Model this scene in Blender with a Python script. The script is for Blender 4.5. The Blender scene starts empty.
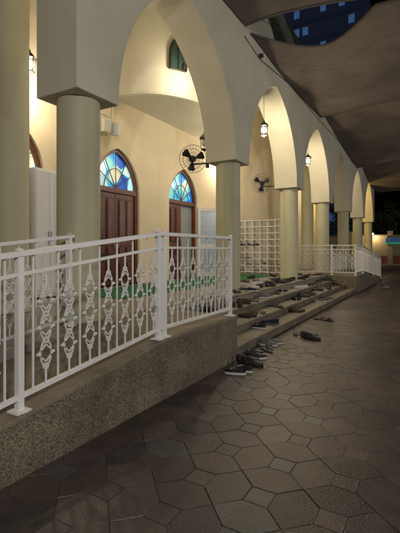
import bpy, math, random
from mathutils import Vector, Matrix
R=random.Random(7)
sc=bpy.context.scene
pi=math.pi
# ---------------------------------------------------------------- materials
def mat(name,col,rough=.7,var=.12,scale=3.0,bump=.0,bscale=60,metal=0,col2=None,emit=None,es=0,stain=0,streak=0):
    m=bpy.data.materials.new(name); m.use_nodes=True
    nt=m.node_tree; N=nt.nodes; L=nt.links; b=N['Principled BSDF']
    b.inputs['Roughness'].default_value=rough; b.inputs['Metallic'].default_value=metal
    tc=N.new('ShaderNodeTexCoord')
    n=N.new('ShaderNodeTexNoise'); n.inputs['Scale'].default_value=scale; n.inputs['Detail'].default_value=6
    n.inputs['Roughness'].default_value=.65
    L.new(tc.outputs['Object'],n.inputs['Vector'])
    r=N.new('ShaderNodeValToRGB')
    c1=[max(0,c*(1-var)) for c in col]; c2=col2 if col2 else [min(1,c*(1+var)) for c in col]
    r.color_ramp.elements[0].position=.3; r.color_ramp.elements[1].position=.7
    r.color_ramp.elements[0].color=(*c1,1); r.color_ramp.elements[1].color=(*c2,1)
    L.new(n.outputs['Fac'],r.inputs['Fac'])
    out=r.outputs['Color']
    def mul(out,sc_,vec,lo,hi,p0,p1):
        n2=N.new('ShaderNodeTexNoise'); n2.inputs['Scale'].default_value=sc_; n2.inputs['Detail'].default_value=8
        mp=N.new('ShaderNodeMapping'); mp.inputs['Scale'].default_value=vec
        L.new(tc.outputs['Object'],mp.inputs[0]); L.new(mp.outputs[0],n2.inputs['Vector'])
        r2=N.new('ShaderNodeValToRGB'); r2.color_ramp.elements[0].position=p0; r2.color_ramp.elements[1].position=p1
        r2.color_ramp.elements[0].color=(lo,lo,lo*.97,1); r2.color_ramp.elements[1].color=(hi,hi,hi,1)
        L.new(n2.outputs['Fac'],r2.inputs['Fac'])
        mx=N.new('ShaderNodeMix'); mx.data_type='RGBA'; mx.blend_type='MULTIPLY'; mx.inputs[0].default_value=1
        L.new(out,mx.inputs[6]); L.new(r2.outputs['Color'],mx.inputs[7]); return mx.outputs[2]
    if stain: out=mul(out,.8,(1,1,1),1-stain,1,.35,.6)
    if streak: out=mul(out,1.0,(2.2,2.2,.3),1-streak,1,.3,.7)
    L.new(out,b.inputs['Base Color'])
    if bump:
        nb=N.new('ShaderNodeTexNoise'); nb.inputs['Scale'].default_value=bscale; nb.inputs['Detail'].default_value=4
        L.new(tc.outputs['Object'],nb.inputs['Vector'])
        bp=N.new('ShaderNodeBump'); bp.inputs['Strength'].default_value=bump; bp.inputs['Distance'].default_value=.01
        L.new(nb.outputs['Fac'],bp.inputs['Height']); L.new(bp.outputs['Normal'],b.inputs['Normal'])
    if emit:
        b.inputs['Emission Color'].default_value=(*emit,1); b.inputs['Emission Strength'].default_value=es
    return m
M_wall=mat('cream_plaster',(.70,.61,.45),.85,.05,2,.25,45,stain=.08,streak=.04)
M_arc=mat('arcade_plaster',(.57,.54,.44),.85,.05,1.5,.3,40,stain=.12,streak=.07)
M_col=mat('column_paint',(.46,.44,.30),.55,.05,2,.12,50,stain=.12,streak=.08)
M_ceil=mat('ceiling_plaster',(.64,.62,.53),.9,.03,2,.15,30,stain=.06)
M_white=mat('white_enamel',(.76,.76,.76),.38,.05,6,.05,80,stain=.12)
M_board=mat('white_board',(.70,.70,.70),.5,.03,3)
M_floor=mat('platform_stone',(.26,.23,.20),.45,.12,5,.08,60,stain=.15)
M_carpet=mat('green_carpet',(.012,.12,.045),.95,.2,30,.6,200)
M_wood=mat('mahogany',(.12,.032,.018),.35,.35,4,.1,30)
M_woodd=mat('mahogany_dark',(.05,.015,.010),.4,.3,4)
M_black=mat('black_metal',(.012,.012,.013),.45,.1,5)
M_dark=mat('dark_grey',(.03,.03,.032),.55,.15,9)
M_room=mat('pale_interior',(.30,.31,.32),.8,.1,2)
M_brown=mat('brown_leather',(.06,.03,.017),.5,.2,12,.1,90)
M_tan=mat('tan_leather',(.16,.10,.06),.6,.15,12,.1,90)
M_navy=mat('navy_cloth',(.015,.02,.045),.8,.15,12,.1,90)
M_rub=mat('white_rubber',(.55,.54,.52),.6,.08,12)
M_grey=mat('grey_cloth',(.13,.13,.13),.8,.15,12)
M_fab=mat('canopy_fabric',(.160,.130,.110),.9,.16,.6,.15,25,stain=.35)
M_seam=mat('canopy_seam',(.10,.08,.066),.9,.1,4)
M_grout=mat('joint_sand',(.034,.028,.026),.95,.3,20)
M_asph=mat('ground_asphalt',(.05,.048,.045),.9,.2,2,.3,40)
def pebble(name,ca,cb,cc,sc_=70,rough=.8):
    m=bpy.data.materials.new(name); m.use_nodes=True
    nt=m.node_tree; N=nt.nodes; L=nt.links; b=N['Principled BSDF']; b.inputs['Roughness'].default_value=rough
    tc=N.new('ShaderNodeTexCoord'); v=N.new('ShaderNodeTexVoronoi'); v.inputs['Scale'].default_value=sc_
    L.new(tc.outputs['Object'],v.inputs['Vector'])
    r=N.new('ShaderNodeValToRGB'); r.color_ramp.elements[0].color=(*ca,1); r.color_ramp.elements[1].color=(*cc,1)
    e=r.color_ramp.elements.new(.5); e.color=(*cb,1)
    sp=N.new('ShaderNodeSeparateColor'); L.new(v.outputs['Color'],sp.inputs[0]); L.new(sp.outputs[0],r.inputs['Fac'])
    n2=N.new('ShaderNodeTexNoise'); n2.inputs['Scale'].default_value=2.2; n2.inputs['Detail'].default_value=9; n2.inputs['Roughness'].default_value=.7
    L.new(tc.outputs['Object'],n2.inputs['Vector'])
    r2=N.new('ShaderNodeValToRGB'); r2.color_ramp.elements[0].position=.35; r2.color_ramp.elements[1].position=.65
    r2.color_ramp.elements[0].color=(.52,.51,.49,1); r2.color_ramp.elements[1].color=(1.1,1.1,1.06,1)
    L.new(n2.outputs['Fac'],r2.inputs['Fac'])
    mx=N.new('ShaderNodeMix'); mx.data_type='RGBA'; mx.blend_type='MULTIPLY'; mx.inputs[0].default_value=1
    L.new(r.outputs['Color'],mx.inputs[6]); L.new(r2.outputs['Color'],mx.inputs[7]); L.new(mx.outputs[2],b.inputs['Base Color'])
    bp=N.new('ShaderNodeBump'); bp.inputs['Strength'].default_value=.6; bp.inputs['Distance'].default_value=.006
    L.new(v.outputs['Distance'],bp.inputs['Height']); bp.invert=True; L.new(bp.outputs['Normal'],b.inputs['Normal'])
    return m
M_peb=pebble('pebble_render',(.070,.057,.038),(.155,.130,.090),(.28,.245,.18),115)
M_ter=pebble('washed_terrazzo',(.17,.145,.11),(.23,.20,.155),(.31,.275,.22),120,.6)
M_cop=pebble('wall_coping',(.17,.145,.10),(.23,.195,.14),(.30,.26,.20),130,.65)
M_brass=mat('brass',(.4,.3,.15),.4,.1,5,metal=.8)
pav=[]
for i,c in enumerate([(.066,.047,.043),(.055,.040,.038),(.076,.055,.049),(.062,.047,.045),(.044,.034,.033),(.086,.065,.057)]):
    pav.append(mat('paver_%d'%i,c,.40,.34,5,.35,70,stain=.4))
pav.append(mat('paver_bluegrey',(.068,.068,.066),.40,.25,5,.3,70,stain=.35))
def glassmat():
    m=bpy.data.materials.new('stained_glass'); m.use_nodes=True
    nt=m.node_tree; N=nt.nodes; L=nt.links; b=N['Principled BSDF']
    tc=N.new('ShaderNodeTexCoord'); v=N.new('ShaderNodeTexVoronoi'); v.inputs['Scale'].default_value=3.0
    v.feature='SMOOTH_F1'; v.inputs['Smoothness'].default_value=.35
    L.new(tc.outputs['Object'],v.inputs['Vector'])
    sp=N.new('ShaderNodeSeparateColor'); L.new(v.outputs['Color'],sp.inputs[0])
    r=N.new('ShaderNodeValToRGB')
    r.color_ramp.elements[0].color=(.01,.10,.50,1); r.color_ramp.elements[1].color=(.70,.72,.45,1)
    for p,c in ((.3,(.02,.24,.75)),(.5,(.08,.50,.80)),(.68,(.12,.58,.48)),(.84,(.45,.78,.85))):
        e=r.color_ramp.elements.new(p); e.color=(*c,1)
    L.new(sp.outputs[0],r.inputs['Fac']); L.new(r.outputs['Color'],b.inputs['Base Color'])
    L.new(r.outputs['Color'],b.inputs['Emission Color']); b.inputs['Emission Strength'].default_value=.7
    b.inputs['Roughness'].default_value=.2
    return m
M_sg=glassmat()
M_bulb=mat('lamp_bulb',(1,.95,.85),.5,0,emit=(1,.90,.72),es=40)
M_tube=mat('added_lamp_diffuser',(1,.9,.7),.5,0,emit=(1,.9,.7),es=5)
M_bwin=mat('lit_blue_window',(.1,.2,.4),.3,.2,.3,emit=(.10,.22,.50),es=.3)
M_pale=mat('pale_glazing',(.35,.45,.62),.25,.1,1)
M_twr=mat('tower_concrete_glow',(.12,.14,.20),.8,.1,.2,emit=(.12,.2,.45),es=.025)  # faint blue glow put into the concrete in place of night light on it
M_green=mat('dark_green_shutter',(.02,.05,.04),.5,.2,5)
M_sign=mat('blue_sign',(.03,.14,.38),.4,.1,1,emit=(.03,.14,.4),es=.15)
M_sgrn=mat('green_sign',(.02,.3,.12),.4,.1,1,emit=(.02,.35,.14),es=.4)
M_far=mat('far_plaster',(.50,.42,.29),.9,.1,1,stain=.2)
M_redb=mat('red_brick_band',(.30,.10,.06),.9,.2,4)
M_leaf=mat('tree_leaves',(.05,.085,.03),.8,.4,2)
M_bark=mat('tree_bark',(.08,.06,.04),.9,.2,6)
# ---------------------------------------------------------------- mesh builder
class MB:
    def __init__(s): s.v=[];s.f=[];s.m=[]
    def add(s,vs,fs,mi=0):
        o=len(s.v); s.v+= [tuple(p) for p in vs]; s.f+=[tuple(i+o for i in f) for f in fs]; s.m+=[mi]*len(fs)
    def box(s,x0,x1,y0,y1,z0,z1,mi=0):
        s.add([(x0,y0,z0),(x1,y0,z0),(x1,y1,z0),(x0,y1,z0),(x0,y0,z1),(x1,y0,z1),(x1,y1,z1),(x0,y1,z1)],
          [(0,3,2,1),(4,5,6,7),(0,1,5,4),(1,2,6,5),(2,3,7,6),(3,0,4,7)],mi)
    def rod(s,a,b,r,n=6,mi=0,r2=None,up=None):
        a=Vector(a);b=Vector(b);d=(b-a)
        if d.length<1e-6:return
        d.normalize(); r2=r if r2 is None else r2
        u=Vector((0,0,1)) if abs(d.z)<.9 else Vector((1,0,0))
        p=d.cross(u).normalized(); q=d.cross(p)
        vs=[]
        for c,rr in((a,r),(b,r2)):
            for i in range(n):
                t=2*pi*(i+.5)/n; vs.append(c+p*math.cos(t)*rr+q*math.sin(t)*rr)
        fs=[(i,(i+1)%n,n+(i+1)%n,n+i) for i in range(n)]+[tuple(range(n-1,-1,-1)),tuple(range(n,2*n))]
        s.add(vs,fs,mi)
    def path(s,pts,r,n=5,mi=0,closed=False):
        k=len(pts)
        for i in range(k if closed else k-1): s.rod(pts[i],pts[(i+1)%k],r,n,mi)
    def rev(s,prof,c,n=24,mi=0):
        vs=[];fs=[];k=len(prof)
        for r,z in prof:
            for i in range(n):
                t=2*pi*i/n; vs.append((c[0]+r*math.cos(t),c[1]+r*math.sin(t),c[2]+z))
        for j in range(k-1):
            for i in range(n): fs.append((j*n+i,j*n+(i+1)%n,(j+1)*n+(i+1)%n,(j+1)*n+i))
        fs.append(tuple(range(n-1,-1,-1))); fs.append(tuple((k-1)*n+i for i in range(n)))
        s.add(vs,fs,mi)
    def xf(s,M,start=0):
        for i in range(start,len(s.v)): s.v[i]=tuple(M@Vector(s.v[i]))
    def obj(s,name,mats,parent=None,smooth=0,bevel=0,fixn=True,weld=False):
        me=bpy.data.meshes.new(name); me.from_pydata(s.v,[],s.f); me.update()
        for m in mats: me.materials.append(m)
        me.polygons.foreach_set('material_index',s.m)
        if fixn:
            import bmesh
            bm=bmesh.new(); bm.from_mesh(me)
            if weld: bmesh.ops.remove_doubles(bm,verts=bm.verts,dist=.0005)
            bmesh.ops.recalc_face_normals(bm,faces=bm.faces); bm.to_mesh(me); bm.free()
        o=bpy.data.objects.new(name,me); sc.collection.objects.link(o)
        if smooth:
            me.polygons.foreach_set('use_smooth',[True]*len(me.polygons)); me.set_sharp_from_angle(angle=math.radians(smooth))
        if bevel:
            b=o.modifiers.new('b','BEVEL'); b.width=bevel; b.segments=2; b.limit_method='ANGLE'
        if parent: o.parent=parent
        return o
def empty(name,parent=None):
    e=bpy.data.objects.new(name,None); sc.collection.objects.link(e)
    if parent: e.parent=parent
    return e
def point(name,loc,e,col,r=.08,parent=None):
    l=bpy.data.lights.new(name,'POINT'); l.energy=e; l.color=col; l.shadow_soft_size=r
    o=bpy.data.objects.new(name,l); o.location=loc; sc.collection.objects.link(o)
    if parent:o.parent=parent
    return o
def arch(y0,y1,zs,h,n=14):
    a=(y1-y0)/2; Rr=(a*a+h*h)/(2*a); tm=math.acos((Rr-a)/Rr); L=[]
    for i in range(n+1):
        t=tm*i/n; L.append((y0+Rr-Rr*math.cos(t),zs+Rr*math.sin(t)))
    return L+[(y1-(p[0]-y0),p[1]) for p in L[-2::-1]]
def archwall(mb,xf,xb,ya,yb,zb,zt,ops,mi=0,n=14):
    y=ya
    for (y0,y1,zs,h) in ops+[(yb,yb,None,0)]:
        if y0-y>1e-4:
            mb.add([(xf,y,zb),(xf,y0,zb),(xf,y0,zt),(xf,y,zt),(xb,y,zb),(xb,y0,zb),(xb,y0,zt),(xb,y,zt)],
              [(0,1,2,3),(5,4,7,6),(0,4,5,1)]+([(0,3,7,4)] if y==ya else [])+([(1,5,6,2)] if y0==yb else []),mi)
        if zs is None: break
        P=arch(y0,y1,zs,h,n)
        for i in range(len(P)-1):
            a,b=P[i],P[i+1]
            mb.add([(xf,a[0],a[1]),(xf,b[0],b[1]),(xf,b[0],zt),(xf,a[0],zt),(xb,a[0],a[1]),(xb,b[0],b[1]),(xb,b[0],zt),(xb,a[0],zt)],
              [(0,1,2,3),(5,4,7,6),(0,4,5,1)],mi)
        if zs>zb:
            for yy in(y0,y1): mb.add([(xf,yy,zb),(xb,yy,zb),(xb,yy,zs),(xf,yy,zs)],[(0,1,2,3)],mi)
        y=y1
    mb.add([(xf,ya,zt),(xf,yb,zt),(xb,yb,zt),(xb,ya,zt)],[(0,1,2,3)],mi)
# ---------------------------------------------------------------- ground + paving
g=MB(); g.add([(-300,-300,-.02),(300,-300,-.02),(300,300,-.02),(-300,300,-.02)],[(0,1,2,3)]); g.obj('ground',[M_asph])
p=MB()
Lc=.42; s_=.078; gp=.002; bv=.004
x_lo,x_hi,y_lo,y_hi=-2.60,4.6,-1.5,42.0
def tile(poly,mi,z):
    cx=sum(q[0] for q in poly)/len(poly); cy=sum(q[1] for q in poly)/len(poly)
    k=len(poly)
    def ins(d):
        o=[]
        for i in range(k):
            a=Vector(poly[i-1]);b=Vector(poly[i]);c=Vector(poly[(i+1)%k])
            e1=(b-a).normalized();e2=(c-b).normalized()
            n1=Vector((-e1.y,e1.x));n2=Vector((-e2.y,e2.x)); m_=(n1+n2); m_=m_/max(.3,m_.dot(n1))
            o.append(b+m_*d)
        return o
    A=ins(gp);B=ins(gp+bv*.7); tx=R.uniform(-.004,.004); ty=R.uniform(-.004,.004)
    vs=[(q.x,q.y,-.012) for q in A]+[(q.x,q.y,z-.002) for q in A]+[(q.x,q.y,z+tx*(q.x-cx)*2+ty*(q.y-cy)*2) for q in B]
    fs=[(i,(i+1)%k,k+(i+1)%k,k+i) for i in range(k)]+[(k+i,k+(i+1)%k,2*k+(i+1)%k,2*k+i) for i in range(k)]+[tuple(2*k+i for i in range(k))]
    p.add(vs,fs,mi)
ni=int((x_hi-x_lo)/Lc); nj=int((y_hi-y_lo)/Lc)
for i in range(ni):
    for j in range(nj):
        X=x_lo+i*Lc; Y=y_lo+j*Lc; h=Lc/2
        z=lambda:R.uniform(-.0012,.0012)
        if i>0: tile([(X-s_,Y-s_),(X+s_,Y-s_),(X+s_,Y+s_),(X-s_,Y+s_)],6 if R.random()<.4 else R.randrange(6),z())
        rm=lambda:R.choice([0,0,1,1,2,3,4,5]) if R.random()<.95 else 6
        tile([(X+s_,Y-s_),(X+h,Y-h),(X+Lc-s_,Y-s_),(X+Lc-s_,Y+s_),(X+h,Y+h),(X+s_,Y+s_)],rm(),z())
        if i>0: tile([(X+s_,Y+s_),(X+h,Y+h),(X+s_,Y+Lc-s_),(X-s_,Y+Lc-s_),(X-h,Y+h),(X-s_,Y+s_)],rm(),z())
p.add([(x_lo-.3,y_lo-.3,-.005),(x_hi,y_lo-.3,-.005),(x_hi,y_hi,-.005),(x_lo-.3,y_hi,-.005)],[(0,1,2,3)],7)
p.obj('pavement',pav+[M_grout],fixn=False)
# ---------------------------------------------------------------- mosque
mosque=empty('mosque')
ZP=.6
YE=30.2
cols=[3.65+4.31*k for k in range(7)]
XF,XB=-3.59,-4.31
aw=MB()
ops=[(cols[k]+.36,cols[k+1]-.36,3.4,2.4) for k in range(6)]
archwall(aw,XF,XB,cols[0]-.36,cols[-1]+.36,3.4,7.8,ops,0,20)
aw.obj('arcade_wall',[M_arc],mosque,bevel=.012,weld=True)
for k,y in enumerate(cols):
    c=MB(); c.rev([(.29,ZP),(.29,ZP+.06),(.27,ZP+.09),(.27,3.4)],(-3.95,y,0),40); c.obj('column_%d'%k,[M_col],mosque,smooth=40)
for k,(x,y) in enumerate([(-5.4,3.65),(-5.2,18.9)]):
    c=MB(); c.rev([(.30,ZP),(.30,ZP+.06),(.28,ZP+.09),(.28,7.8)],(x,y,0),40); c.obj('inner_column_%d'%k,[M_col],mosque,smooth=40)
XW=-6.85
dc=[4.60,7.64,10.67,25.5]
dw=.82
bw=MB()
archwall(bw,XW,XW-.3,-4,YE,ZP,9.0,[(y-dw,y+dw,3.0,1.05) for y in dc],0,12)
bw.obj('prayer_hall_wall',[M_wall],mosque,smooth=25)
b2=MB(); b2.box(-18,XW-.32,-4,YE,0,9.0); b2.obj('prayer_hall',[M_wall],mosque)
cl=MB(); cl.box(XW+.002,XF-.02,3.3,YE-.2,7.8+.003,8.0); cl.obj('portico_ceiling',[M_ceil],mosque)
cd_=MB(); cd_.path([(XW+.02,6.1,4.75),(XW+.02,7.4,4.75),(XW+.02,7.4,5.2)],.012,5); cd_.box(XW,XW+.05,6.05,6.15,4.70,4.80)
cd_.box(XW,XW+.04,9.09,9.21,1.9,2.08); cd_.box(XW,XW+.04,12.2,12.32,1.9,2.08)
cd_.obj('wall_conduit',[M_board],mosque)
dr=MB(); cy=9.4; rr=1.95; n=40; zb_,zt_=5.25,7.79
vs=[];fs=[]
for i in range(n+1):
    t=-pi/2+pi*i/n
    x=XW+rr*math.cos(t)*.85; y=cy+rr*math.sin(t)
    vs+= [(x,y,zb_),(x,y,zt_)]
for i in range(n): fs.append((2*i,2*i+2,2*i+3,2*i+1))
fs.append(tuple(2*i for i in range(n+1)))
dr.add(vs,fs)
pts=[]
for i in range(n+1):
    t=-pi/2+pi*i/n; pts.append((XW+(rr+.02)*math.cos(t)*.85,cy+(rr+.02)*math.sin(t),zb_+.05))
dr.path(pts,.05,6)
dr.obj('curved_bay',[M_ceil],mosque,smooth=30)
def bay_window():
    w=MB(); th=-.62
    c=Vector((XW+rr*math.cos(th)*.85,cy+rr*math.sin(th),0)); nrm=Vector((math.cos(th)/.85,math.sin(th),0)).normalized(); tg=Vector((-nrm.y,nrm.x,0))
    P=[(-.22,5.95)]+[(q[0],q[1]) for q in arch(-.22,.22,6.35,.38,8)]+[(.22,5.95)]
    f=[c+tg*a+nrm*.05+Vector((0,0,z)) for a,z in P]; b=[c+tg*a-nrm*.05+Vector((0,0,z)) for a,z in P]; k=len(P)
    w.add(f+b,[tuple(range(k))]+[(i,(i+1)%k,k+(i+1)%k,k+i) for i in range(k)])
    w.path([q+nrm*.01 for q in f],.025,5,1,True); w.rod(f[0]*.5+f[-1]*.5+nrm*.01,f[len(f)//2]+nrm*.01,.018,5,1)
    w.obj('bay_window',[M_green,M_black],mosque)
bay_window()
def door(yc,openleaf=False):
    e=empty('arched_door')
    xd=XW-.16
    fr=MB()
    P=[(yc-dw+.05,ZP)]+arch(yc-dw+.05,yc+dw-.05,3.0,1.0,12)+[(yc+dw-.05,ZP)]
    for i in range(len(P)-1): fr.rod((xd+.05,P[i][0],P[i][1]),(xd+.05,P[i+1][0],P[i+1][1]),.062,4)
    fr.box(xd-.02,xd+.10,yc-dw+.06,yc+dw-.06,2.94,3.06)
    for a in (35,62,90,118,145):
        t=math.radians(a); ln={35:.80,62:.92,90:.98,118:.92,145:.80}[a]
        fr.rod((xd+.06,yc,3.05),(xd+.06,yc+math.cos(t)*ln,3.03+math.sin(t)*ln),.013,4)
    Q=arch(yc-.42,yc+.42,3.05,.52,8)
    fr.path([(xd+.06,q[0],q[1]) for q in Q],.014,4)
    fr.obj('frame',[M_wood],e)
    gl=MB(); G=arch(yc-dw+.06,yc+dw-.06,3.0,.98,12); gl.add([(xd+.02,q[0],q[1]) for q in G],[tuple(range(len(G)))]); gl.obj('fanlight',[M_sg],e)
    for sd in(-1,1):
        if openleaf and sd==1:
            lf=MB(); w=.78
            for a,b in((0,.08),(w-.08,w)): lf.box(0,.045,a,b,ZP+.02,2.92)
            for a,b in((ZP+.02,ZP+.16),(ZP+1.0,ZP+1.1),(2.80,2.92)): lf.box(.002,.043,.08,w-.08,a,b)
            for i in range(1,5): lf.rod((.022,.08+i*(w-.16)/5,ZP+.16),(.022,.08+i*(w-.16)/5,2.8),.010,4)
            for i in range(1,5): lf.rod((.022,.08,ZP+1.1+i*.24),(.022,w-.08,ZP+1.1+i*.24),.010,4)
            lf.box(.018,.024,.08,w-.08,ZP+.16,ZP+1.0,1)
            lf.box(.018,.024,.08,w-.08,ZP+1.1,2.8,1)
            lf.xf(Matrix.Translation((XW+.03,yc+dw-.02,0))@Matrix.Rotation(math.radians(-38),4,'Z'))
            lf.obj('glazed_leaf',[M_board,M_pale],e); 
            dk=MB(); dk.box(xd-.04,xd-.02,yc+.02,yc+dw-.08,ZP,2.94); dk.obj('pale_vestibule',[M_room],e)
            continue
        a0,a1=(yc-dw+.10,yc-.004) if sd<0 else (yc+.004,yc+dw-.10)
        lf=MB(); lf.box(xd,xd+.05,a0,a1,ZP+.02,2.935)
        w=a1-a0
        for z0,z1 in((ZP+.14,ZP+.62),(ZP+.74,ZP+1.02),(ZP+1.14,ZP+2.22)):
            for yy in (a0+.08,a0+w/2+.02):
                yb=yy+w/2-.10
                lf.box(xd+.05,xd+.062,yy,yb,z0,z1,1)
                lf.box(xd+.062,xd+.080,yy+.04,yb-.04,z0+.05,z1-.05,0)
        lf.rod((xd+.10,yc+sd*.07,ZP+.95),(xd+.10,yc+sd*.07,ZP+1.2),.012,6,2)
        lf.obj('leaf',[M_wood,M_woodd,M_brass],e,bevel=.006)
for i,y in enumerate(dc): door(y,i==2)
# ---------------------------------------------------------------- platform, steps, ramps
pf=MB(); pf.box(XW+.001,-3.40,-4,YE,0,.594); pf.obj('portico_floor',[M_floor],bevel=.01)
cp=MB(); cp.box(-6.6,-4.9,5.6,13.6,.5945,.606); cp.obj('prayer_carpet',[M_carpet])
st=MB()
Y0,Y1=5.0,14.8
for i,(x,z) in enumerate([(-2.40,.15),(-2.73,.30),(-3.06,.45),(-3.39,.60)]):
    st.box(-3.398 if i<3 else -3.80,x-.014,Y0+.002,Y1-.002,z-.15+(.0 if i else -.01),z-.035,1)
    st.box(-3.398 if i<3 else -3.80,x+.014,Y0+.002,Y1-.002,z-.034,z,0)
st.obj('entrance_steps',[M_ter,M_peb],bevel=.012)
def ramp(name,ya,yb,yc):
    r=MB(); X0,X1=-3.80,-2.34
    zz=[ZP,ZP,.02]; ys=[ya,yb,yc]
    F=[(0,1,2,3),(0,4,5,1),(1,5,6,2),(2,6,7,3),(3,7,4,0),(4,8,9,5),(5,9,10,6),(6,10,11,7),(7,11,8,4),(11,10,9,8)]
    vs=[]
    for y,z in zip(ys,zz): vs+=[(X0,y,-.02),(X1,y,-.02),(X1,y,z-.03),(X0,y,z-.03)]
    r.add(vs,F,0)
    vs=[]
    for y,z in zip(ys,zz): vs+=[(X0,y,z-.029),(X1+.008,y,z-.029),(X1+.008,y,z+.004),(X0,y,z+.004)]
    r.add(vs,F,1)
    r.obj(name,[M_peb,M_cop],bevel=.010)
ramp('access_ramp',5.0,3.29,-1.6); ramp('access_ramp',14.8,16.5,22.6)
# ---------------------------------------------------------------- railings
def ornament(mb,c,t,H):
    """chain of oval links with a crossing diamond in each"""
    n=3; h=H/n; T=Vector(t)
    for k in range(n):
        o=Vector(c)+Vector((0,0,(k-1)*h)); a=.046; b=h*.50
        mb.path([o+T*math.cos(i*pi/6)*a+Vector((0,0,math.sin(i*pi/6)*b)) for i in range(12)],.0062,4,0,True)
        mb.path([o+T*math.cos(i*pi/2)*.064+Vector((0,0,math.sin(i*pi/2)*h*.33)) for i in range(4)],.0062,4,0,True)
        for s1 in(-1,1): mb.rod(o+T*s1*.064-T*.010,o+T*s1*.064+T*.010,.010,6)
    for k in (-.5,.5,-1.5,1.5):
        o=Vector(c)+Vector((0,0,k*h))
        mb.path([o+T*math.cos(i*pi/3)*.024+Vector((0,0,math.sin(i*pi/3)*.020)) for i in range(6)],.0065,4,0,True)
def railing(name,pts,posts,H=1.06,sp=.105,start_orn=0):
    mb=MB()
    for a,b in zip(pts[:-1],pts[1:]):
        a=Vector(a);b=Vector(b); d=b-a; hl=Vector((d.x,d.y,0)).length; t=Vector((d.x,d.y,0)).normalized()
        up=Vector((0,0,1))
        def flat(z,w,h_):
            pr=Vector((-t.y,t.x,0))*w
            vs=[]
            for q in(a,b):
                q=q+up*z
                vs+=[q-pr-up*h_,q+pr-up*h_,q+pr+up*h_,q-pr+up*h_]
            mb.add(vs,[(0,1,2,3),(7,6,5,4),(0,4,5,1),(1,5,6,2),(2,6,7,3),(3,7,4,0)])
        flat(H,.028,.018); flat(H-.14,.012,.012); flat(.10,.015,.015)
        n=max(1,round(hl/sp)); 
        for i in range(1,n):
            q=a+d*(i/n)
            if i%2==start_orn:
                hh=.56; c=q+up*(.10+(H-.24)/2)
                mb.rod(q+up*.10,c-up*hh/2,.008,4); mb.rod(c+up*hh/2,q+up*(H-.14),.008,4)
                ornament(mb,c,t,hh)
            else:
                mb.rod(q+up*.10,q+up*(H),.008,4)
    for q in posts:
        x,y,z=q; w=.022
        mb.box(x-w,x+w,y-w,y+w,z+.001,z+H+.0)
        mb.box(x-.055,x+.055,y-.055,y+.055,z+.001,z+.014)
        mb.rev([(.03,0),(.03,.01),(.012,.02)],(x,y,z+H+.018),8)
    return mb.obj(name,[M_white],smooth=30)
xr=-2.40
def rz(y): return ZP+.004 if y>=3.29 else ZP+.004-(3.29-y)*(.58/4.89)
def P3(x,y): return (x,y,rz(y))
railing('ramp_railing',[P3(xr,-1.5),P3(xr,1.70),P3(xr,3.29),P3(xr,4.90)],[P3(xr,-1.5),P3(xr,.1),P3(xr,1.70),P3(xr,3.26),P3(xr,3.36),P3(xr,4.90)])
railing('ramp_railing',[P3(-3.72,-1.5),P3(-3.72,1.7),P3(-3.72,3.35)],[P3(-3.72,-1.5),P3(-3.72,.1),P3(-3.72,1.7),P3(-3.72,3.3)])
def rz2(y): return ZP+.004 if y<=16.5 else ZP+.004-(y-16.5)*(.58/6.1)
def P4(x,y): return (x,y,rz2(y))
railing('ramp_railing',[P4(-4.6,14.86),P4(xr,14.86),P4(xr,16.5),P4(xr,22.4)],[P4(-4.6,14.86),P4(-3.2,14.86),P4(xr,14.86),P4(xr,16.5),P4(xr,19.5),P4(xr,22.4)])
railing('ramp_railing',[P4(-3.72,16.2),P4(-3.72,22.4)],[P4(-3.72,16.5),P4(-3.72,22.4)])
# ---------------------------------------------------------------- shoes
def outline(n,L_,W):
    o=[]
    for i in range(n):
        t=2*pi*i/n; c=math.cos(t); s=math.sin(t)
        x=c*L_/2; w=W/2*(1.0+.16*c)*(1-.14*math.exp(-((c+.15)/.3)**2))
        o.append((x,s*w+ .012*c))
    return o
def sneaker():
    m=MB(); n=18; o=outline(n,.285,.10)
    rings=[[(x,y,.0) for x,y in o],[(x*1.01,y*1.03,.012) for x,y in o],[(x*1.0,y*1.0,.028) for x,y in o]]
    rings2=[]
    for lvl in range(4):
        rg=[]
        for x,y in o:
            u=(x+.142)/.285
            if lvl==0: rg.append((x*.985,y*.96,.028))
            elif lvl==1: rg.append((x*.97,y*.95,.028+.035*(1-.35*u)))
            elif lvl==2: rg.append((-.06+x*.62,y*.62,.098-.030*u))
            else: rg.append((-.06+x*.56,y*.54,.090-.028*u))
        rings2.append(rg)
    vs=sum(rings,[]); fs=[(j*n+i,j*n+(i+1)%n,(j+1)*n+(i+1)%n,(j+1)*n+i) for j in range(2) for i in range(n)]+[tuple(range(n-1,-1,-1))]
    m.add(vs,fs,1)
    vs=sum(rings2,[]); fs=[(j*n+i,j*n+(i+1)%n,(j+1)*n+(i+1)%n,(j+1)*n+i) for j in range(3) for i in range(n)]
    m.add(vs,fs,0)
    ins=[(-.06+x*.5,y*.5,.04) for x,y in o]; m.add(rings2[3]+ins,[(i,(i+1)%n,n+(i+1)%n,n+i) for i in range(n)]+[tuple(range(n,2*n))],2)
    for k in range(4):
        x=.005+k*.02; z=.079-k*.0065+.006
        m.rod((x,-.022,z-.004),(x,.022,z-.004),.003,4,1)
    return m
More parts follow.
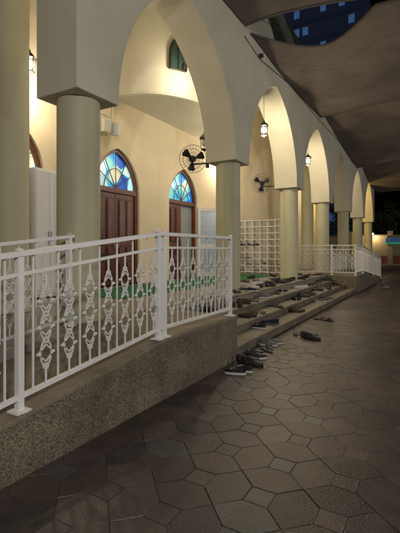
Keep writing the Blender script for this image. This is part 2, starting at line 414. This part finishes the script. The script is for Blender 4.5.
def sandal():
    m=MB(); n=18; o=outline(n,.27,.098)
    vs=[(x,y,z) for z,s in((0,1),(.012,1.02),(.022,1.0)) for x,y in [(a*s,b*s) for a,b in o]]
    m.add(vs,[(j*n+i,j*n+(i+1)%n,(j+1)*n+(i+1)%n,(j+1)*n+i) for j in range(2) for i in range(n)]+[tuple(range(n-1,-1,-1)),tuple(2*n+i for i in range(n))],1)
    for x0,w in((.015,.026),(.058,.022)):
        a=[]
        for i in range(9):
            t=pi*i/8; a.append((math.cos(t)*.05,.018+math.sin(t)*.042))
        vs=[(x0-w/2,y,z) for y,z in a]+[(x0+w/2,y,z*.96) for y,z in a]
        m.add(vs,[(i,i+1,10+i,9+i) for i in range(8)],0)
    return m
def merged(parts):
    M_=MB()
    for mb,T in parts:
        o=len(M_.v); M_.v+=[tuple(T@Vector(v)) for v in mb.v]; M_.f+=[tuple(i+o for i in f) for f in mb.f]; M_.m+=mb.m
    return M_
kinds=[('pair_of_sneakers',[M_black,M_rub,M_dark]),('pair_of_sneakers',[M_dark,M_black,M_black]),('pair_of_sneakers',[M_navy,M_grey,M_dark]),
 ('pair_of_sneakers',[M_rub,M_rub,M_grey]),('pair_of_loafers',[M_brown,M_black,M_dark]),('pair_of_sandals',[M_brown,M_black,M_dark]),
 ('pair_of_sandals',[M_black,M_dark,M_dark]),('pair_of_sandals',[M_tan,M_brown,M_dark]),('pair_of_sneakers',[M_grey,M_rub,M_dark]),('pair_of_sandals',[M_dark,M_black,M_dark])]
WT=[0,0,1,1,2,3,3,4,5,6,7,8,9,9,6]
data=[]
for nm,ms in kinds:
    base=sandal if 'sandal' in nm else sneaker
    vs_=[]
    for v in range(3):
        a1=R.uniform(-.25,.25);a2=R.uniform(-.6,.6)
        T1=Matrix.Translation((0,.065,0))@Matrix.Rotation(a1,4,'Z')
        T2=Matrix.Translation((R.uniform(-.08,.14),-.075,0))@Matrix.Rotation(a2,4,'Z')@Matrix.Diagonal((1,-1,1,1))
        mb=merged([(base(),T1),(base(),T2)])
        o=mb.obj(nm,ms,smooth=50); vs_.append(o.data); bpy.data.objects.remove(o)
    data.append((nm,vs_))
shoes=empty('scattered_shoes')
def shoe(x,y,z,k=None,rot=None,own=False):
    k=R.choice(WT) if k is None else k
    nm,v=data[k]; o=bpy.data.objects.new(nm,R.choice(v)); sc.collection.objects.link(o)
    o.location=(x,y,z+.001); o.rotation_euler=(0,0,R.uniform(0,2*pi) if rot is None else rot)
    s=R.uniform(.92,1.08); o.scale=(s,s,s)
    if not own: o.parent=shoes
for x,y,k,r in[(-2.10,4.45,0,3.4),(-2.12,4.88,1,.5),(-2.14,5.25,0,1.0),(-2.12,5.68,6,2.6),(-2.2,6.05,8,.3),(-1.84,6.8,1,.2),(-2.06,7.0,6,2.0),(-2.1,8.7,6,.4),(-1.7,17.8,0,.7)]:
    shoe(x,y,0,k,r,True)
pl=[]
def put(xa,xb,z,n,ya=5.4,yb=14.4,pw=1):
    c=0;tr=0
    while c<n and tr<900:
        tr+=1
        x=R.uniform(xa,xb); y=ya+(yb-ya)*R.random()**pw
        if all((x-a)**2+(y-b)**2>.26**2 or abs(z-zz)>.02 for a,b,zz in pl):
            pl.append((x,y,z)); shoe(x,y,z,rot=R.choice([0,pi,pi,0,pi/2])+R.uniform(-.5,.5)); c+=1
put(-2.60,-2.52,.15,6,6,14); put(-2.93,-2.86,.30,12,6.0,14.4,.8); put(-3.26,-3.18,.45,15,5.8,14.4,.8); put(-3.75,-3.5,.60,18,6.4,14.4,.9); put(-4.4,-3.8,.60,15,9.0,14.5)
put(-5.5,-4.6,.606,4,10,13.5)
# ---------------------------------------------------------------- lanterns / lamps
def lantern(pos,kind='hang',top=None,lit=True,e=60,wall=None,col=(1,.83,.58)):
    x,y,z=pos; em=empty('hanging_lantern' if kind=='hang' else 'wall_lantern')
    m=MB()
    n=6
    for i in range(n):
        t=2*pi*i/n; c,s=math.cos(t),math.sin(t)
        m.rod((x+c*.085,y+s*.085,z-.14),(x+c*.11,y+s*.11,z+.10),.007,4)
    m.rev([(.09,-.155),(.095,-.14),(.085,-.135)],(x,y,z),6); m.rev([(.01,-.20),(.03,-.175),(.06,-.155)],(x,y,z),6)
    m.rev([(.13,.10),(.125,.115),(.06,.19),(.03,.21),(.018,.26),(.006,.27)],(x,y,z),6)
    if kind=='hang': 
        k=int((top-z-.27)/.05)
        for i in range(k):
            zz=z+.27+i*.05; dx=.008 if i%2 else 0; dy=0 if i%2 else .008
            m.rod((x-dx,y-dy,zz),(x-dx,y-dy,zz+.05),.0035,4); m.rod((x+dx,y+dy,zz),(x+dx,y+dy,zz+.05),.0035,4)
        m.rev([(.05,-.03),(.05,0)],(x,y,top),8)
    else:
        wx,wy=wall; a=Vector((wx,wy,z+.1)); b=Vector((x,y,z+.27))
        pts=[a+(b-a)*t+Vector((0,0,.16*math.sin(pi*t))) for t in[i/8 for i in range(9)]]
        m.path(pts,.011,5); m.rev([(.04,-.07),(.05,0),(.04,.07)],(wx,wy,z+.08),10)
    m.obj('lantern_frame',[M_black],em)
    bl=MB(); bl.rev([(.012,-.08),(.055,-.06),(.072,0),(.055,.055),(.012,.075)],(x,y,z),12); bl.obj('bulb',[M_bulb if lit else M_board],em,smooth=60)
    if lit: point('lantern_light',(x,y,z-.32),e,col,.10,em)
lantern((-3.95,10.12,4.72),'hang',5.79,True,130)
lantern((-4.55,7.96,3.95),'wall',None,False,0,(-4.33,7.96))
lantern((-4.90,8.00,5.95),'wall',None,True,42,(-5.35,8.35))
lantern((-6.35,4.70,4.88),'wall',None,True,105,(XW+.02,4.75))
lantern((-6.45,13.0,4.9),'wall',None,True,115,(XW+.02,13.0))
lantern((-3.95,14.43,4.72),'hang',5.79,True,90)
for y in (18.74,23.05): lantern((-5.2,y,5.2),'hang',7.8,True,95)
lantern((-5.2,27.3,5.2),'hang',7.8,True,190,col=(1,.68,.20))
# ---------------------------------------------------------------- fans
def fan(c,face,mount,tilt=-12):
    em=MB(); rad=.30
    def ring(r,xo): em.path([(xo,r*math.cos(t),r*math.sin(t)) for t in [2*pi*i/28 for i in range(28)]],.0035 if r<rad else .007,4,0,True)
    ring(rad,0); ring(.22,.05); ring(.14,.065); ring(.22,-.05); ring(.06,.07)
    for i in range(24):
        t=2*pi*i/24; a=(math.cos(t),math.sin(t))
        em.path([(.07,.05*a[0],.05*a[1]),(.055,.2*a[0],.2*a[1]),(0,rad*a[0],rad*a[1]),(-.055,.2*a[0],.2*a[1]),(-.07,.06*a[0],.06*a[1])],.0025,3)
    em.rod((-.26,0,0),(-.07,0,0),.065,14,0,.075); em.rod((-.07,0,0),(.05,0,0),.03,10)
    for k in range(3):
        t0=2*pi*k/3+.4
        P=[]
        for r,w,tw in((.04,.18,.02),(.14,.34,.03),(.24,.36,.03),(.265,.22,.02)):
            P.append([(tw,r*math.cos(t0-w),r*math.sin(t0-w)),(-tw,r*math.cos(t0+w),r*math.sin(t0+w))])
        vs=[q for a in P for q in a]; em.add(vs,[(2*i,2*i+1,2*i+3,2*i+2) for i in range(3)],0)
    T=Matrix.Translation(c)@Matrix.Rotation(face,4,'Z')@Matrix.Rotation(math.radians(-tilt),4,'Y')
    em.xf(T)
    b=T@Vector((-.2,0,0)); mo=Vector(mount)
    em.path([b,b+Vector((0,0,-.12)),Vector((mo.x,mo.y,b.z-.12))],.018,8)
    em.rod(Vector((mo.x,mo.y,b.z-.22)),Vector((mo.x,mo.y,b.z+.02)),.04,8)
    em.obj('wall_fan',[M_black],smooth=40)
fan((-4.58,7.50,3.50),math.radians(-50),(-4.34,7.72,0))
fan((-4.70,11.85,3.60),math.radians(-80),(-4.34,12.05,0))
for y,z in((6.72,4.42),(7.02,4.40)):
    s=MB(); s.box(-.10,.10,-.09,.09,-.15,.15); s.box(.10,.108,-.075,.075,-.13,.13,1); s.rod((-.2,0,0),(-.1,0,0),.02,6,1)
    s.xf(Matrix.Translation((XW+.22,y+.25,z))@Matrix.Rotation(math.radians(-25),4,'Z')@Matrix.Rotation(math.radians(14),4,'Y'))
    s.obj('loudspeaker',[M_board,M_board],bevel=.01)
c=MB(); c.box(-6.78,-6.30,4.78,5.40,.62,3.02); 
for y0,y1 in((4.80,5.085),(5.095,5.38)): c.box(-6.30,-6.282,y0,y1,.68,2.98); 
c.rod((-6.27,5.06,1.6),(-6.27,5.06,1.85),.008,5,1); c.rod((-6.27,5.12,1.6),(-6.27,5.12,1.85),.008,5,1)
c.obj('white_cupboard',[M_board,M_grey],bevel=.006)
rk=MB(); x0,x1,y0,y1,z0,z1=-6.55,-4.75,14.05,14.35,.62,2.62; nx,nz=6,8
for i in range(nx+1):
    x=x0+(x1-x0)*i/nx; rk.box(x-.012,x+.012,y0,y1,z0,z1)
for j in range(nz+1):
    z=z0+.06+(z1-z0-.07)*j/nz; rk.box(x0+.012,x1-.012,y0+.004,y1-.004,z-.014,z+.014)
rk.obj('shoe_rack',[M_board])
for k in range(16):
    i=R.randrange(nx); j=R.choice([0,0,1,1,2,3,4]); 
    shoe(x0+(x1-x0)*(i+.5)/nx,14.2,z0+.06+(z1-z0-.07)*j/nz+.0145,rot=-pi/2+R.uniform(-.1,.1))
# ---------------------------------------------------------------- shade canopies
def sail(yn,yf,zf,xa=-3.56,xb=6.5,nu=40,nv=40,name='shade_canopy',seams=5):
    m=MB(); G=[]
    for i in range(nu+1):
        u=i/nu; x=xa+(xb-xa)*u; a=yn(x); b=yf(x); row=[]
        for j in range(nv+1):
            v=j/nv; y=a+(b-a)*v; row.append((x,y,zf(x,y,u,v)))
        G.append(row)
    vs=[q for r in G for q in r]; w=nv+1
    m.add(vs,[(i*w+j,(i+1)*w+j,(i+1)*w+j+1,i*w+j+1) for i in range(nu) for j in range(nv)])
    m.path([r[0] for r in G],.03,5,1); m.path([r[-1] for r in G],.03,5,1)
    for k in range(1,seams):
        j=round(k*nv/seams); m.path([(r[j][0],r[j][1],r[j][2]-.001) for r in G],.005,4,1)
    i=nu//2; m.path([(q[0],q[1],q[2]-.001) for q in G[i]],.006,4,1)
    return m.obj(name,[M_fab,M_seam],smooth=60,fixn=False)
tt=lambda x:max(0,min(1,(x+3.56)/2.5))
wav=lambda x,y:.012*math.sin(2.1*x+1.2*y)+.006*math.sin(4.3*x-2.4*y+1)
sail(lambda x:-5.0,lambda x:8.0+1.05*tt(x)**1.7,lambda x,y,u,v:6.38+.10*(x+3.56)+.2*math.sin(pi*u)-.55*math.sin(pi*v)*u+wav(x,y))
sail(lambda x:8.35+1.25*math.sin(pi*tt(x))+.55*tt(x),lambda x:14.6-.5*math.sin(pi*(x+3.56)/10),lambda x,y,u,v:6.36+.08*(x+3.56)-.40*math.sin(pi*v)*(.25+u)-.75*v*(.1+.9*u)+wav(x,y)-.16*max(0,min(1,(u-.2)*6))*(1-v))
sail(lambda x:14.3-.6*math.sin(pi*(x+3.56)/10),lambda x:22.5-.9*math.sin(pi*(x+3.56)/10),lambda x,y,u,v:6.75+.05*(x+3.56)-.5*math.sin(pi*v)*(.3+u*.5)-.9*v+wav(x,y))
sail(lambda x:22.6+.5*math.sin(pi*(x+3.56)/10),lambda x:31.5,lambda x,y,u,v:6.8-.5*math.sin(pi*v)-1.1*v+wav(x,y))
cb=MB()
cb.rod((-3.58,7.9,6.75),(-3.56,8.1,6.42),.008,4); cb.rod((-3.58,8.6,6.9),(-2.9,8.9,6.44),.006,4)
cb.rod((-3.59,8.9,6.1),(-3.50,8.9,6.1),.05,8); cb.path([(-3.57,8.0,6.16),(-3.57,8.9,6.02),(-3.57,11,6.22),(-3.57,14.4,6.16),(-3.57,18.7,6.2)],.007,4)
cb.obj('canopy_cables',[M_dark])
for y in(-5,9.3,17.1,24,31.2):
    m=MB(); m.rev([(.16,0),(.16,.02),(.09,.03),(.08,7.3),(.10,7.32)],(6.7,y,0),16); m.obj('canopy_mast',[M_white],smooth=40)
# ---------------------------------------------------------------- added lamps on posts, out of frame, to light courtyard and canopy
def added_lamp(x,y,h,e,dx=-.8):
    em=empty('added_lamp'); m=MB(); m.rev([(.12,0),(.12,.03),(.05,.05),(.035,h)],(x,y,0),14)
    m.path([(x,y,h),(x+dx*.5,y,h+.12),(x+dx,y,h+.1)],.025,8); m.box(x+dx-.22,x+dx+.12,y-.09,y+.09,h+.04,h+.12); m.obj('post',[M_dark],em,smooth=40)
    b=MB(); b.rev([(.04,-.05),(.09,-.03),(.10,0)],(x+dx-.05,y,h+.03),14); b.obj('diffuser',[M_tube],em)
    point('added_lamp_light',(x+dx-.05,y,h-.22),e,(1,.95,.88),.22,em)
added_lamp(3.6,-2.2,4.3,1000)
added_lamp(6.3,9.5,4.2,620)
added_lamp(6.3,22,4.2,450)
# ---------------------------------------------------------------- far end
bwl=MB(); bwl.box(-14,20,46,46.3,0,3.0,0); bwl.box(-14,20,45.96,46.34,3.0,3.12,1); bwl.box(-14,14,45.9,45.998,.0,.9,2)
for x in range(-12,20,4): bwl.box(x-.25,x+.25,45.8,46.4,0,3.5,0)
bwl.obj('boundary_wall',[M_far,M_cop,M_redb])
kb=MB(); kb.box(-14,14,43.2,43.4,0,.14); kb.obj('kerb',[M_far],bevel=.02)
sg=MB(); sg.box(-4.4,1.5,45.60,45.66,2.3,2.75,0); sg.box(-4.4,1.5,45.60,45.66,2.12,2.29,1); 
for x in(-4.2,1): sg.box(x-.04,x+.04,45.67,45.79,2.0,3.0,2)
sg.obj('blue_banner_sign',[M_sign,M_sgrn,M_dark])
lantern((-5.6,45.4,3.2),'wall',None,True,80,(-5.6,45.99),col=(1,.74,.40))
tr=MB()
for k in range(12):
    bx=-15+k*2.4+R.uniform(-.6,.6); by=49+R.uniform(-1,2.5); hh=R.uniform(5,7.5)
    tr.rod((bx,by,0),(bx+.2,by,hh*.6),.16,7,1,.09)
    for q in range(4): tr.rod((bx+.1,by,hh*.45),(bx+R.uniform(-1.2,1.2),by+R.uniform(-1,1),hh*.85),.06,5,1,.03)
    for cl_ in range(18):
        c0=Vector((bx+R.gauss(0,1.0),by+R.gauss(0,.9),hh*.8+R.gauss(0,1.0)))
        for q in range(70):
            d=Vector((R.gauss(0,.38),R.gauss(0,.38),R.gauss(0,.28))); o=c0+d; a=Vector((R.gauss(0,1),R.gauss(0,1),R.gauss(0,1))).normalized()*.13; b=a.cross(Vector((R.random(),R.random(),R.random()))).normalized()*.07
            tr.add([o-a,o-b,o+a,o+b],[(0,1,2,3)],0)
tr.obj('distant_trees',[M_leaf,M_bark],fixn=False)
tw=MB(); tx,ty=-27,66; tw.box(tx,tx+17,ty,ty+14,0,46,0); tw.box(tx+4,tx+13,ty+2,ty+12,46,48,0)
for j in range(14):
    for i in range(11):
        if R.random()<.5:
            xa=tx+.8+i*1.45; za=3+j*3.1; tw.box(xa,xa+.9,ty-.06,ty-.003,za,za+1.3,1)
for j in range(15): tw.box(tx-.1,tx+17.1,ty-.25,ty-.1,1.9+j*3.1,2.1+j*3.1,0)
tw.obj('tower_block',[M_twr,M_bwin])
# ---------------------------------------------------------------- world, sun, camera
w=bpy.data.worlds.new('World'); sc.world=w; w.use_nodes=True; nt=w.node_tree; bg=nt.nodes['Background']
sk=nt.nodes.new('ShaderNodeTexSky'); sk.sky_type='NISHITA'; sk.sun_disc=False; sk.sun_elevation=math.radians(-4); sk.sun_rotation=math.radians(140)
nt.links.new(sk.outputs[0],bg.inputs['Color']); bg.inputs['Strength'].default_value=.06
sl=bpy.data.lights.new('moon','SUN'); sl.energy=.08; sl.angle=math.radians(8); sl.color=(.8,.88,1)
so=bpy.data.objects.new('moon',sl); so.rotation_euler=(math.radians(50),0,math.radians(40)); sc.collection.objects.link(so)
cd=bpy.data.cameras.new('camera'); co=bpy.data.objects.new('camera',cd); sc.collection.objects.link(co); sc.camera=co
cd.sensor_fit='VERTICAL'; cd.sensor_height=24; cd.lens=24*400/533; cd.clip_end=1000; cd.clip_start=.05
cd.shift_y=-16.5/533
co.location=(0,0,1.5); co.rotation_euler=(pi/2,0,math.radians(30.4))
sc.view_settings.view_transform='Standard'; sc.view_settings.look='None'; sc.view_settings.exposure=0
